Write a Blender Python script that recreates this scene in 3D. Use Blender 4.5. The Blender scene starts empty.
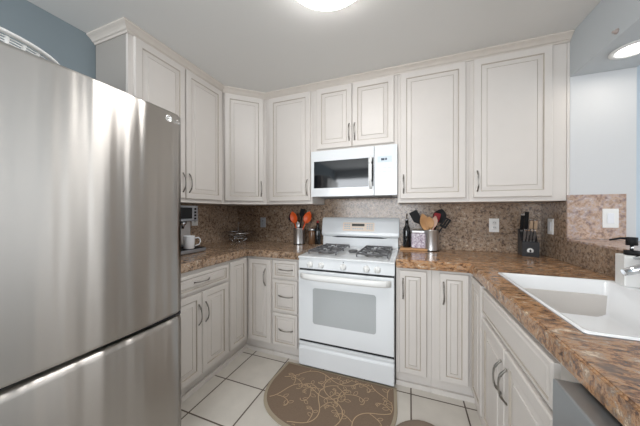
import bpy, bmesh, math, random
from mathutils import Vector, Matrix
R = math.radians
PI = math.pi
random.seed(4)
scene = bpy.context.scene
C = scene.collection

# ------------------------------------------------------------------ camera
cam_d = bpy.data.cameras.new('camera')
cam = bpy.data.objects.new('camera', cam_d); C.objects.link(cam)
cam_d.sensor_fit = 'HORIZONTAL'; cam_d.sensor_width = 36.0
cam_d.lens = 239.6 * 36.0 / 640.0
cam_d.clip_start = 0.02
cam.location = (0.8617, -2.4483, 1.2773)
cam.rotation_euler = (PI / 2 - 0.0037, 0, 0.3584)
scene.camera = cam

# ------------------------------------------------------------------ world, exposure, daylight
scene.view_settings.view_transform = 'Standard'
scene.view_settings.look = 'None'
scene.view_settings.gamma = 1.0
scene.view_settings.exposure = 0.44
world = bpy.data.worlds.new('world'); scene.world = world
world.use_nodes = True
world.node_tree.nodes['Background'].inputs[0].default_value = (0.72, 0.85, 1.0, 1)
world.node_tree.nodes['Background'].inputs[1].default_value = 1.0

def area(name, loc, rot, sx, sy, power, col):
    l = bpy.data.lights.new(name, 'AREA'); l.shape = 'RECTANGLE'; l.size = sx; l.size_y = sy
    l.energy = power; l.color = col
    o = bpy.data.objects.new(name, l); C.objects.link(o)
    o.location = loc; o.rotation_euler = rot
    return o
# daylight entering through the window behind the camera and the window of the room beyond the half wall
area('daylight_rear', (0.0, -4.86, 1.45), (R(90), 0, 0), 2.2, 1.5, 62, (0.94, 0.97, 1.0))
area('daylight_side', (4.86, -1.6, 1.45), (0, R(90), 0), 1.6, 2.6, 26, (0.95, 0.98, 1.0))

# ------------------------------------------------------------------ materials
def srgb(r, g, b):
    f = lambda c: (c / 255 / 12.92) if c / 255 <= 0.04045 else ((c / 255 + 0.055) / 1.055) ** 2.4
    return (f(r), f(g), f(b), 1)

def mat(name, col, rough=0.5, metal=0.0, var=0.0, vscale=6.0, bump=0.0, bscale=200.0, emit=None, estr=0.0, spec=0.5, trans=0.0, coat=0.0):
    m = bpy.data.materials.new(name); m.use_nodes = True
    nt = m.node_tree; b = nt.nodes['Principled BSDF']
    b.inputs['Base Color'].default_value = col
    b.inputs['Roughness'].default_value = rough
    b.inputs['Metallic'].default_value = metal
    b.inputs['Specular IOR Level'].default_value = spec
    b.inputs['Transmission Weight'].default_value = trans
    b.inputs['Coat Weight'].default_value = coat
    if emit:
        b.inputs['Emission Color'].default_value = emit
        b.inputs['Emission Strength'].default_value = estr
    tc = nt.nodes.new('ShaderNodeTexCoord')
    if var > 0:
        n = nt.nodes.new('ShaderNodeTexNoise'); n.inputs['Scale'].default_value = vscale; n.inputs['Detail'].default_value = 4
        nt.links.new(tc.outputs['Object'], n.inputs['Vector'])
        mx = nt.nodes.new('ShaderNodeMix'); mx.data_type = 'RGBA'
        mx.inputs['A'].default_value = tuple(c * (1 - var) for c in col[:3]) + (1,)
        mx.inputs['B'].default_value = tuple(min(1, c * (1 + var)) for c in col[:3]) + (1,)
        nt.links.new(n.outputs['Fac'], mx.inputs['Factor'])
        nt.links.new(mx.outputs['Result'], b.inputs['Base Color'])
    if bump > 0:
        n2 = nt.nodes.new('ShaderNodeTexNoise'); n2.inputs['Scale'].default_value = bscale
        nt.links.new(tc.outputs['Object'], n2.inputs['Vector'])
        bp = nt.nodes.new('ShaderNodeBump'); bp.inputs['Strength'].default_value = bump; bp.inputs['Distance'].default_value = 0.002
        nt.links.new(n2.outputs['Fac'], bp.inputs['Height'])
        nt.links.new(bp.outputs['Normal'], b.inputs['Normal'])
    return m

def granite(name, stops, fleck, scale=1.0, stretch=(1, 1, 1), rough=0.16, rot=0.0):
    m = bpy.data.materials.new(name); m.use_nodes = True
    nt = m.node_tree; b = nt.nodes['Principled BSDF']
    tc = nt.nodes.new('ShaderNodeTexCoord')
    mp = nt.nodes.new('ShaderNodeMapping'); mp.inputs['Scale'].default_value = stretch
    mp.inputs['Rotation'].default_value = (0, 0, rot)
    nt.links.new(tc.outputs['Object'], mp.inputs['Vector'])
    n = nt.nodes.new('ShaderNodeTexNoise'); n.inputs['Scale'].default_value = 52 * scale; n.inputs['Detail'].default_value = 9
    n.inputs['Roughness'].default_value = 0.78; n.inputs['Distortion'].default_value = 0.25
    nt.links.new(mp.outputs[0], n.inputs['Vector'])
    cr = nt.nodes.new('ShaderNodeValToRGB'); e = cr.color_ramp.elements
    while len(e) < len(stops): e.new(0.5)
    for k, (p, c) in enumerate(stops):
        e[k].position = p; e[k].color = c
    nt.links.new(n.outputs['Fac'], cr.inputs['Fac'])
    # broad drifts of colour
    n3 = nt.nodes.new('ShaderNodeTexNoise'); n3.inputs['Scale'].default_value = 5 * scale; n3.inputs['Detail'].default_value = 3
    nt.links.new(mp.outputs[0], n3.inputs['Vector'])
    mr = nt.nodes.new('ShaderNodeMapRange'); mr.inputs['From Min'].default_value = 0.3; mr.inputs['From Max'].default_value = 0.7
    mr.inputs['To Min'].default_value = 0.78; mr.inputs['To Max'].default_value = 1.2
    nt.links.new(n3.outputs['Fac'], mr.inputs['Value'])
    ml = nt.nodes.new('ShaderNodeMix'); ml.data_type = 'RGBA'; ml.blend_type = 'MULTIPLY'; ml.inputs['Factor'].default_value = 1
    nt.links.new(cr.outputs['Color'], ml.inputs['A']); nt.links.new(mr.outputs[0], ml.inputs['B'])
    v = nt.nodes.new('ShaderNodeTexVoronoi'); v.inputs['Scale'].default_value = 75 * scale
    nt.links.new(mp.outputs[0], v.inputs['Vector'])
    n2 = nt.nodes.new('ShaderNodeTexNoise'); n2.inputs['Scale'].default_value = 60 * scale; n2.inputs['Detail'].default_value = 4
    nt.links.new(mp.outputs[0], n2.inputs['Vector'])
    th = nt.nodes.new('ShaderNodeMapRange'); th.inputs['From Min'].default_value = 0.52; th.inputs['From Max'].default_value = 0.72
    nt.links.new(n2.outputs['Fac'], th.inputs['Value'])
    mx = nt.nodes.new('ShaderNodeMix'); mx.data_type = 'RGBA'; mx.inputs['B'].default_value = fleck
    nt.links.new(th.outputs[0], mx.inputs['Factor']); nt.links.new(ml.outputs['Result'], mx.inputs['A'])
    nt.links.new(mx.outputs['Result'], b.inputs['Base Color'])
    b.inputs['Roughness'].default_value = rough
    return m

CAB = mat('cabinet_paint', srgb(211, 205, 199), 0.42, var=0.025, vscale=9)
CROWN = mat('crown_paint', srgb(204, 196, 187), 0.45, var=0.05, vscale=20)
GLZ = mat('cabinet_glaze', srgb(176, 166, 154), 0.5, var=0.12, vscale=30)
CAB_SHADED = mat('cabinet_side_shaded', srgb(160, 155, 149), 0.5)  # cabinet paint darkened, so the end panel's shade is in its colour
NICK = mat('brushed_nickel', srgb(150, 146, 140), 0.28, 1.0)
CHR = mat('chrome', srgb(215, 218, 222), 0.08, 1.0)
WHITE = mat('white_enamel', srgb(226, 229, 231), 0.22, coat=0.3)
WHITE2 = mat('white_plastic', srgb(236, 236, 234), 0.35)
CREAM = mat('control_panel_cream', srgb(240, 222, 204), 0.35)
SINKW = mat('sink_white', srgb(240, 241, 242), 0.16, coat=0.3)
BLACK = mat('black_plastic', srgb(20, 20, 22), 0.6, spec=0.3)
DARK = mat('dark_gap', srgb(30, 30, 32), 0.6)
IRON = mat('cast_iron', srgb(98, 98, 100), 0.45, var=0.2, vscale=60)
BURN = mat('burner_metal', srgb(150, 150, 150), 0.35, 0.7)
GLASSB = mat('black_glass', srgb(16, 18, 22), 0.06, spec=0.8)
OVGL = mat('oven_glass', srgb(172, 176, 177), 0.1, spec=0.6)
KEY = mat('key_print', srgb(196, 203, 208), 0.4)
NAVY = mat('display_digits', srgb(52, 66, 84), 0.3)
DISP = mat('display_dark', srgb(40, 38, 26), 0.2)
WALLB = mat('wall_blue_grey', srgb(132, 143, 148), 0.7, bump=0.12, bscale=260)
WALLW = mat('wall_pale', srgb(206, 207, 208), 0.7, bump=0.1, bscale=260)
WALLS = mat('soffit_paint', srgb(188, 193, 196), 0.7, bump=0.1, bscale=260)
CEIL = mat('ceiling_paint', srgb(220, 219, 216), 0.8, bump=0.15, bscale=180)
ORANGE = mat('orange_silicone', srgb(226, 92, 34), 0.4)
RED = mat('red_silicone', srgb(150, 34, 40), 0.4)
WOOD = mat('light_wood', srgb(196, 150, 104), 0.55, var=0.15, vscale=25)
PINKW = mat('pale_pink_wood', srgb(206, 170, 150), 0.5)
BOTTLE = mat('dark_bottle_glass', srgb(18, 20, 22), 0.08, spec=0.7)
AMBER = mat('brown_glass', srgb(104, 76, 54), 0.12)
STEELP = mat('crock_steel', srgb(206, 206, 206), 0.36, 1.0)
MUGW = mat('mug_ceramic', srgb(236, 238, 242), 0.18)
SILV = mat('machine_silver', srgb(168, 172, 178), 0.3, 0.8)
RUGB = mat('rug_brown', srgb(122, 103, 86), 0.95, var=0.22, vscale=110, bump=0.8, bscale=500)
RUGV = mat('rug_vine', srgb(186, 160, 128), 0.95)
RUGE = mat('rug_border', srgb(158, 146, 126), 0.95, bump=0.6, bscale=500)
MATG = mat('mat_taupe', srgb(132, 116, 102), 0.95, var=0.12, vscale=150, bump=0.8, bscale=500)
DWS = mat('dishwasher_steel', srgb(160, 163, 165), 0.32, 0.75)
EMITD = mat('lamp_diffuser', srgb(255, 255, 255), 0.4, emit=(1, 0.98, 0.965, 1), estr=18)
EMITR = mat('recessed_lamp', srgb(255, 255, 255), 0.4, emit=(1, 0.93, 0.84, 1), estr=17)
SEED = None

GR_TOP = granite('granite_worktop', [(0.38, srgb(60, 42, 34)), (0.45, srgb(138, 98, 68)), (0.51, srgb(194, 148, 104)), (0.56, srgb(150, 128, 110)), (0.63, srgb(228, 204, 174))], srgb(104, 86, 74), 0.70, (0.55, 1.1, 1), 0.15, R(25))
GR_TOPL = granite('granite_worktop_brown', [(0.37, srgb(66, 52, 44)), (0.45, srgb(132, 108, 88)), (0.51, srgb(184, 154, 124)), (0.56, srgb(146, 126, 112)), (0.64, srgb(216, 198, 174))], srgb(92, 78, 70), 0.75, (0.8, 1, 1), 0.15, R(20))
GR_SPL = granite('granite_backsplash', [(0.36, srgb(62, 50, 42)), (0.44, srgb(128, 107, 90)), (0.51, srgb(176, 151, 127)), (0.56, srgb(146, 129, 115)), (0.65, srgb(214, 198, 176))], srgb(98, 85, 78), 0.8, (1, 1, 1), 0.18)
GR_PINK = granite('granite_panel_pink', [(0.34, srgb(112, 90, 80)), (0.43, srgb(176, 149, 132)), (0.51, srgb(202, 178, 160)), (0.56, srgb(178, 164, 166)), (0.64, srgb(222, 208, 198))], srgb(140, 122, 120), 0.7, (1, 1, 1), 0.2)

def steel():
    m = bpy.data.materials.new('stainless_brushed'); m.use_nodes = True
    nt = m.node_tree; b = nt.nodes['Principled BSDF']
    b.inputs['Base Color'].default_value = srgb(182, 178, 173)
    b.inputs['Metallic'].default_value = 1.0
    b.inputs['Anisotropic'].default_value = 1.0
    tg = nt.nodes.new('ShaderNodeTangent'); tg.direction_type = 'RADIAL'; tg.axis = 'Z'
    nt.links.new(tg.outputs[0], b.inputs['Tangent'])
    b.inputs['Anisotropic Rotation'].default_value = 0.25
    tc = nt.nodes.new('ShaderNodeTexCoord'); mp = nt.nodes.new('ShaderNodeMapping')
    mp.inputs['Scale'].default_value = (2, 2, 600)
    n = nt.nodes.new('ShaderNodeTexNoise'); n.inputs['Scale'].default_value = 1.0
    nt.links.new(tc.outputs['Object'], mp.inputs['Vector']); nt.links.new(mp.outputs[0], n.inputs['Vector'])
    mr = nt.nodes.new('ShaderNodeMapRange'); mr.inputs['To Min'].default_value = 0.27; mr.inputs['To Max'].default_value = 0.34
    nt.links.new(n.outputs['Fac'], mr.inputs['Value']); nt.links.new(mr.outputs[0], b.inputs['Roughness'])
    # the slight waviness of the sheet across its width
    mp2 = nt.nodes.new('ShaderNodeMapping'); mp2.inputs['Scale'].default_value = (0.0, 9.0, 0.35)
    n2 = nt.nodes.new('ShaderNodeTexNoise'); n2.inputs['Scale'].default_value = 1.0; n2.inputs['Detail'].default_value = 1.5
    nt.links.new(tc.outputs['Object'], mp2.inputs['Vector']); nt.links.new(mp2.outputs[0], n2.inputs['Vector'])
    bp = nt.nodes.new('ShaderNodeBump'); bp.inputs['Strength'].default_value = 1.0; bp.inputs['Distance'].default_value = 0.010
    nt.links.new(n2.outputs['Fac'], bp.inputs['Height']); nt.links.new(bp.outputs['Normal'], b.inputs['Normal'])
    return m
STEEL = steel()

def tile_mat():
    m = bpy.data.materials.new('floor_tile'); m.use_nodes = True
    nt = m.node_tree; b = nt.nodes['Principled BSDF']
    tc = nt.nodes.new('ShaderNodeTexCoord'); mp = nt.nodes.new('ShaderNodeMapping')
    mp.inputs['Location'].default_value = (-0.875 + 0.332 * 20 + 0.0035, 0.650 + 0.332 * 20 + 0.0035, 0)
    br = nt.nodes.new('ShaderNodeTexBrick'); br.offset = 0.0; br.squash = 1.0
    br.inputs['Scale'].default_value = 1.0; br.inputs['Brick Width'].default_value = 0.332; br.inputs['Row Height'].default_value = 0.332
    br.inputs['Mortar Size'].default_value = 0.0050; br.inputs['Mortar Smooth'].default_value = 0.1; br.inputs['Bias'].default_value = 0.0
    br.inputs['Color1'].default_value = srgb(206, 201, 192); br.inputs['Color2'].default_value = srgb(198, 192, 183)
    br.inputs['Mortar'].default_value = srgb(86, 74, 64)
    nt.links.new(tc.outputs['Object'], mp.inputs['Vector']); nt.links.new(mp.outputs[0], br.inputs['Vector'])
    n = nt.nodes.new('ShaderNodeTexNoise'); n.inputs['Scale'].default_value = 9; n.inputs['Detail'].default_value = 5
    nt.links.new(tc.outputs['Object'], n.inputs['Vector'])
    mr = nt.nodes.new('ShaderNodeMapRange'); mr.inputs['To Min'].default_value = 0.86; mr.inputs['To Max'].default_value = 1.1
    nt.links.new(n.outputs['Fac'], mr.inputs['Value'])
    ml = nt.nodes.new('ShaderNodeMix'); ml.data_type = 'RGBA'; ml.blend_type = 'MULTIPLY'; ml.inputs['Factor'].default_value = 1
    nt.links.new(br.outputs['Color'], ml.inputs['A']); nt.links.new(mr.outputs[0], ml.inputs['B'])
    nt.links.new(ml.outputs['Result'], b.inputs['Base Color'])
    b.inputs['Roughness'].default_value = 0.3
    bp = nt.nodes.new('ShaderNodeBump'); bp.inputs['Strength'].default_value = 0.4; bp.inputs['Distance'].default_value = 0.003; bp.invert = True
    nt.links.new(br.outputs['Fac'], bp.inputs['Height']); nt.links.new(bp.outputs['Normal'], b.inputs['Normal'])
    return m
TILE = tile_mat()

# ------------------------------------------------------------------ mesh helpers
class MB:
    def __init__(s): s.bm = bmesh.new()
    def box(s, x0, x1, y0, y1, z0, z1, bev=0.0, mi=0, seg=2):
        t = bmesh.new()
        bmesh.ops.create_cube(t, size=1.0)
        for v in t.verts:
            v.co = Vector(((x0 + x1) / 2 + v.co.x * (x1 - x0), (y0 + y1) / 2 + v.co.y * (y1 - y0), (z0 + z1) / 2 + v.co.z * (z1 - z0)))
        if bev > 0:
            bmesh.ops.bevel(t, geom=list(t.edges), offset=bev, segments=seg, affect='EDGES', profile=0.6)
        s.absorb(t, mi); return s
    def absorb(s, t, mi=None, smooth=False, M=None):
        mp = {}
        for v in t.verts: mp[v] = s.bm.verts.new(M @ v.co if M else v.co)
        for f in t.faces:
            try: g = s.bm.faces.new([mp[v] for v in f.verts])
            except ValueError: continue
            g.material_index = f.material_index if mi is None else mi
            g.smooth = smooth or f.smooth
        t.free()
    def face(s, pts, mi=0, smooth=False):
        f = s.bm.faces.new([s.bm.verts.new(p) for p in pts]); f.material_index = mi; f.smooth = smooth
    def rings(s, rings, mi=0, cap0=True, cap1=True, smooth=True, mis=None):
        R_ = [[s.bm.verts.new(p) for p in r] for r in rings]; n = len(R_[0])
        for k in range(len(R_) - 1):
            for i in range(n):
                j = (i + 1) % n
                f = s.bm.faces.new((R_[k][i], R_[k][j], R_[k + 1][j], R_[k + 1][i])); f.smooth = smooth
                f.material_index = mis[k] if mis else mi
        if cap0: f = s.bm.faces.new(list(reversed(R_[0]))); f.material_index = mis[0] if mis else mi
        if cap1: f = s.bm.faces.new(R_[-1]); f.material_index = mis[-1] if mis else mi
        return s
    def lathe(s, prof, c=(0, 0, 0), n=28, mi=0, axis='Z', sx=1, sy=1, cap0=True, cap1=True):
        rr = []
        for r, h in prof:
            ring = []
            for k in range(n):
                a = 2 * PI * k / n; u, v = max(r, 1e-4) * math.cos(a) * sx, max(r, 1e-4) * math.sin(a) * sy
                p = {'Z': (u, v, h), 'Y': (u, h, v), 'X': (h, u, v)}[axis]
                ring.append((c[0] + p[0], c[1] + p[1], c[2] + p[2]))
            rr.append(ring)
        return s.rings(rr, mi, cap0, cap1)
    def tube(s, pts, rad, n=8, mi=0, closed=False, flat=1.0, up=(0, 0, 1)):
        P = [Vector(p) for p in pts]; N = len(P); rr = []
        for i in range(N):
            if closed: t = P[(i + 1) % N] - P[i - 1]
            else: t = P[min(i + 1, N - 1)] - P[max(i - 1, 0)]
            t.normalize(); u = Vector(up)
            if abs(t.dot(u)) > 0.95: u = Vector((1, 0, 0)) if abs(t.x) < 0.9 else Vector((0, 1, 0))
            a = t.cross(u).normalized(); b = t.cross(a).normalized()
            r = rad[i] if isinstance(rad, (list, tuple)) else rad
            rr.append([P[i] + a * r * math.cos(2 * PI * k / n) + b * r * flat * math.sin(2 * PI * k / n) for k in range(n)])
        if closed: rr.append(rr[0]); 
        if closed: s.rings(rr, mi, False, False)
        else: s.rings(rr, mi)
        return s
    def extrude_poly(s, pts, axis, a, b, mi=0, bev=0.0):
        """pts 2-D outline; axis 'x','y','z' extruded from a to b"""
        t = bmesh.new()
        def P(p, h): return {'x': (h, p[0], p[1]), 'y': (p[0], h, p[1]), 'z': (p[0], p[1], h)}[axis]
        A = [t.verts.new(P(p, a)) for p in pts]; B = [t.verts.new(P(p, b)) for p in pts]; n = len(pts)
        t.faces.new(A); t.faces.new(list(reversed(B)))
        for i in range(n):
            j = (i + 1) % n; t.faces.new((A[j], A[i], B[i], B[j]))
        bmesh.ops.recalc_face_normals(t, faces=t.faces)
        if bev > 0:
            es = [e for e in t.edges if len(e.link_faces) == 2 and e.calc_face_angle(0) > 0.5]
            bmesh.ops.bevel(t, geom=es, offset=bev, segments=2, affect='EDGES')
        s.absorb(t, mi); return s
    def build(s, name, mats, parent=None, weld=False, M=None):
        if M is not None: bmesh.ops.transform(s.bm, matrix=M, verts=s.bm.verts)
        if weld: bmesh.ops.remove_doubles(s.bm, verts=s.bm.verts, dist=1e-5)
        bmesh.ops.recalc_face_normals(s.bm, faces=s.bm.faces)
        me = bpy.data.meshes.new(name); s.bm.to_mesh(me); s.bm.free()
        for m in (mats if isinstance(mats, (list, tuple)) else [mats]): me.materials.append(m)
        o = bpy.data.objects.new(name, me); C.objects.link(o)
        if parent: o.parent = parent
        return o

def tag(o, label, cat, group=None, kind=None):
    o['label'] = label; o['category'] = cat
    if group: o['group'] = group
    if kind: o['kind'] = kind
    return o
def thing(name, loc, label, cat, rz=0.0, group=None):
    o = bpy.data.objects.new(name, None); C.objects.link(o)
    o.location = loc; o.rotation_euler = (0, 0, rz); o.empty_display_size = 0.1
    return tag(o, label, cat, group)
def struct(o, label, cat):
    return tag(o, label, cat, kind='structure')
def origin_to(o, loc):
    """move a single-mesh thing's origin to its base without moving its shape"""
    o.data.transform(Matrix.Translation(-Vector(loc))); o.location = loc; return o

def grid_solid(xs, ys, inside, z0, z1, bev=0.006):
    t = bmesh.new(); V = {}
    def g(i, j):
        if (i, j) not in V: V[(i, j)] = t.verts.new((xs[i], ys[j], z1))
        return V[(i, j)]
    for i in range(len(xs) - 1):
        for j in range(len(ys) - 1):
            if inside((xs[i] + xs[i + 1]) / 2, (ys[j] + ys[j + 1]) / 2):
                t.faces.new((g(i, j), g(i + 1, j), g(i + 1, j + 1), g(i, j + 1)))
    r = bmesh.ops.extrude_face_region(t, geom=list(t.faces))
    for v in [e for e in r['geom'] if isinstance(e, bmesh.types.BMVert)]: v.co.z = z0
    bmesh.ops.recalc_face_normals(t, faces=t.faces)
    bmesh.ops.dissolve_limit(t, angle_limit=0.01, verts=t.verts, edges=t.edges)
    if bev:
        es = [e for e in t.edges if len(e.link_faces) == 2 and e.calc_face_angle(0) > 0.5]
        bmesh.ops.bevel(t, geom=es, offset=bev, segments=3, affect='EDGES')
    m = MB(); m.absorb(t); return m

def sweep(prof, path, name, m, parent=None):
    """prof: [(out, z)], path: XY points; 'out' goes to the right of the direction of travel"""
    P = [Vector(p) for p in path]; rr = []
    for i, p in enumerate(P):
        d0 = (P[i] - P[i - 1]).normalized() if i > 0 else None
        d1 = (P[i + 1] - P[i]).normalized() if i < len(P) - 1 else None
        n0 = Vector((d0.y, -d0.x)) if d0 else None; n1 = Vector((d1.y, -d1.x)) if d1 else None
        if n0 is None: n = n1
        elif n1 is None: n = n0
        else:
            n = (n0 + n1).normalized(); n = n / max(0.3, n.dot(n0))
        rr.append([(p.x + n.x * o, p.y + n.y * o, z) for o, z in prof])
    mb = MB(); mb.rings(rr, smooth=False); return mb.build(name, m, parent)

XL, XR, ZC = -1.157, 1.868, 2.469
ZT = 0.938            # worktop surface
ZU = 0.876            # worktop underside
YU = -0.3485          # upper face-frame plane (back wall)
ZUB = 1.355           # underside of the uppers
XLU = -0.821          # upper face-frame plane (left wall)

# ------------------------------------------------------------------ room shell
struct(MB().box(XL - 0.1, 4.9, -4.9, 0.1, -0.1, 0.0).build('floor', TILE), 'cream ceramic tile floor with dark grout lines', 'floor')
struct(MB().box(XL - 0.1, 4.9, -4.9, 0.1, ZC, ZC + 0.1).build('ceiling', CEIL), 'plain pale grey-white painted ceiling', 'ceiling')
struct(MB().box(XL - 0.1, XL, -4.9, 0.1, 0, ZC).build('wall_left', WALLB), 'blue-grey painted wall behind the refrigerator', 'wall')
struct(MB().box(XL, XR + 0.02, 0, 0.1, 0, ZC).build('wall_back', WALLB), 'kitchen back wall behind range and cabinets', 'wall')
struct(MB().box(2.19, 4.9, 0, 0.1, 0, ZC).build('wall_far', mat('wall_pale_blue', srgb(196, 207, 216), 0.7)), 'blue-grey wall of the room beyond the half wall', 'wall')
struct(MB().box(XR, 2.19, YU - 0.002, 0.1, 0, ZC, 0.004).build('wall_right', WALLW), 'pale full-height wall block right of the upper cabinets', 'wall')
struct(MB().box(XR, 2.17, -2.75, YU - 0.003, 0, 1.084).build('wall_half', WALLW), 'half wall carrying the granite ledge behind the sink', 'wall')
struct(MB().box(XR, 2.19, -4.9, YU - 0.003, 2.183, ZC, 0.004).build('ceiling_soffit', WALLS), 'grey painted soffit above the half wall', 'soffit')
# walls behind the viewer, each with a real window opening
def wall_with_hole(name, a0, a1, h0, h1, w0, w1, wz0, wz1, axis):
    mb = MB()
    for (p, q_, z0, z1) in ((a0, w0, 0, ZC), (w1, a1, 0, ZC), (w0, w1, 0, wz0), (w0, w1, wz1, ZC)):
        if axis == 'y': mb.box(p, q_, h0, h1, z0, z1)
        else: mb.box(h0, h1, p, q_, z0, z1)
    return mb.build(name, WALLW)
struct(wall_with_hole('wall_rear', XL, 4.9, -5.0, -4.9, -1.1, 1.1, 0.7, 2.2, 'y'), 'rear wall with a wide window', 'wall')
struct(wall_with_hole('wall_side', -4.9, 0.0, 4.9, 5.0, -2.9, -0.3, 0.6, 2.2, 'x'), 'side wall of the far room with a window', 'wall')

# ------------------------------------------------------------------ cabinet builders (local frame: x along the face, -y toward the viewer, z up)
def rect(x0, x1, z0, z1, y): return [(x0, y, z0), (x1, y, z0), (x1, y, z1), (x0, y, z1)]
def door_mesh(x0, x1, z0, z1, stile=0.052, raise_w=0.03, t=0.02, slab=False):
    """raised-panel front from y=0 (back) to y=-t"""
    prof = [(0.0, 0.0, 0), (0.0, -t + 0.005, 0), (0.005, -t, 0)]
    if slab:
        prof += [(0.016, -t, 0), (0.020, -t + 0.004, 1), (0.028, -t, 0)]
    else:
        prof += [(stile - 0.006, -t, 0), (stile - 0.002, -t + 0.003, 1), (stile, -t + 0.007, 1), (stile + 0.003, -t + 0.007, 0),
                 (stile + raise_w, -t + 0.003, 0), (stile + raise_w + 0.002, -t + 0.0055, 1), (stile + raise_w + 0.005, -t + 0.001, 0)]
    rr = [rect(x0 + i, x1 - i, z0 + i, z1 - i, y) for i, y, _ in prof]
    mb = MB(); mis = [prof[k + 1][2] for k in range(len(prof) - 1)] + [0]
    mb.rings(rr, cap0=True, cap1=True, smooth=False, mis=mis)
    return mb
def handle_mesh(p, L, horiz=False, out=0.030):
    """bow pull centred at p=(x, y_front, z)"""
    N = 15; pts = []; rad = []
    for k in range(N):
        s = k / (N - 1); a = (s - 0.5) * L
        d = out * (1 - abs(2 * s - 1) ** 2.6)
        w = 0.0014 * math.sin(s * 2 * PI) 
        pts.append((p[0] + (a if horiz else w), p[1] - d, p[2] + (w if horiz else a)))
        rad.append(0.0036 + 0.0022 * math.exp(-((min(s, 1 - s) - 0.2) / 0.12) ** 2) + (0.002 if k in (0, N - 1) else 0))
    return MB().tube(pts, rad, 8)
def add_handle(door, p, L=0.15, horiz=False): return handle_mesh(p, L, horiz).build('handle', NICK, door)

def cabinet(name, loc, rz, label, w, d, h, cat='cabinet', toe=0.0, end=None, group=None):
    r = thing(name, loc, label, cat, rz, group)
    mb = MB()
    z0 = toe
    mb.box(0, w, 0, d, z0, h, 0.0015)
    mb.build('body', CAB, r)
    if toe:
        MB().box(0.0, w, 0.03, d, 0, toe - 0.001).box(0.0, w, 0.012, 0.03, 0.0, 0.035, 0.004).build('toe_kick', CAB, r)
    return r

H_U = 2.43 - ZUB   # height of the uppers up to the crown
G_U = 'cream wall cabinets'; G_B = 'cream base cabinets'
def zu(z): return z - ZUB
# -- back wall uppers
def upper_door(r, x0, x1, z0, z1, hx=None, hz=None, **k):
    d = door_mesh(x0, x1, z0, z1, **k).build('door', [CAB, GLZ], r)
    if hx is not None: add_handle(d, (hx, -0.02, hz))
    return d
xA = -0.508
r = cabinet('wall_cabinet', (xA, YU, ZUB), 0, 'tall single-door cream wall cabinet left of the microwave', 0.0 - xA - 0.001, 0.345, H_U, group=G_U)
upper_door(r, -0.466 - xA, -0.018 - xA, zu(1.385), zu(2.415), -0.046 - xA, zu(1.51))
r = cabinet('wall_cabinet', (0.0, YU, 1.842), 0, 'short two-door cream wall cabinet above the microwave', 0.766, 0.345, 2.43 - 1.842, group=G_U)
upper_door(r, 0.048, 0.381, 0.016, 2.415 - 1.842, 0.358, 1.987 - 1.842)
upper_door(r, 0.385, 0.738, 0.016, 2.415 - 1.842, 0.408, 1.987 - 1.842)
r = cabinet('wall_cabinet', (0.767, YU, ZUB), 0, 'tall single-door cream wall cabinet just right of the microwave', 0.514, 0.345, H_U, group=G_U)
upper_door(r, 0.788 - 0.767, 1.258 - 0.767, zu(1.385), zu(2.415), 0.814 - 0.767, zu(1.508))
r = cabinet('wall_cabinet', (1.282, YU, ZUB), 0, 'rightmost tall cream wall cabinet, above the knife block', 1.852 - 1.282, 0.345, H_U, group=G_U)
upper_door(r, 1.309 - 1.282, 1.772 - 1.282, zu(1.385), zu(2.415), 1.333 - 1.282, zu(1.508))
MB().box(1.853, XR - 0.001, YU - 0.0025, YU + 0.02, 1.356, 2.417).build('trim_1', CAB); struct(bpy.data.objects['trim_1'], 'narrow cream filler strip between wall cabinet and wall block', 'trim')
# -- diagonal corner upper
a = Vector((XLU, -0.626)); b = Vector((xA - 0.0015, YU)); L = (b - a).length; ang = math.atan2(b.y - a.y, b.x - a.x)
r = thing('wall_cabinet', (a.x, a.y, ZUB), 'diagonal single-door cream wall cabinet in the corner', 'cabinet', ang, G_U)
def loc2(p):
    v = Vector(p) - a; c, s = math.cos(-ang), math.sin(-ang); return (v.x * c - v.y * s, v.x * s + v.y * c)
out = [loc2(p) for p in ((a.x, a.y), (b.x, b.y), (b.x, -0.003), (XL + 0.003, -0.003), (XL + 0.003, a.y))]
MB().extrude_poly(out, 'z', 0, H_U).build('body', CAB, r)
d = door_mesh(0.022, L - 0.03, zu(1.385), zu(2.415)).build('door', [CAB, GLZ], r)
add_handle(d, (L - 0.055, -0.02, zu(1.51)))
# -- left wall upper, two doors
yE = -1.445
r = cabinet('wall_cabinet', (XLU, yE, ZUB), R(90), 'two-door cream wall cabinet on the left wall beside the refrigerator', -0.6275 - yE, 0.333, H_U, group=G_U)
def left_u(px_y): return px_y - yE
upper_door(r, 0.03, left_u(-1.042), zu(1.385), zu(2.415), left_u(-1.066), zu(1.51))
upper_door(r, left_u(-1.034), left_u(-0.645), zu(1.385), zu(2.415), left_u(-1.008), zu(1.51))
MB().box(-0.001, 0.0, 0.02, 0.333, 0.0, H_U).build('end_panel', CAB_SHADED, r)  # thin sheet over the cabinet end, carrying the painted-in shade
# -- crown moulding
prof = [(0.0, 2.418), (0.006, 2.418), (0.010, 2.428), (0.018, 2.431), (0.024, 2.440), (0.034, 2.449), (0.046, 2.456), (0.050, 2.459), (0.050, 2.468), (0.0, 2.468)]
path = [(XL + 0.002, yE - 0.002), (XLU + 0.002, yE - 0.002), (XLU + 0.002, -0.627), (xA, YU - 0.002), (XR - 0.002, YU - 0.002)]
o = sweep(prof, path, 'crown_moulding', CROWN)
tag(o, 'cream crown moulding running along the tops of the wall cabinets', 'moulding')

# -- base cabinets
H_B = ZU - 0.001; TOE = 0.105
YB = -0.605; XBL = -0.55; XBR = 1.258
def base_front(r, x0, x1, z0, z1, hp=None, horiz=False, name='door', L=0.145, **k):
    d = door_mesh(x0, x1, z0, z1, **k).build(name, [CAB, GLZ], r)
    if hp: add_handle(d, hp, L, horiz)
    return d
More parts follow.
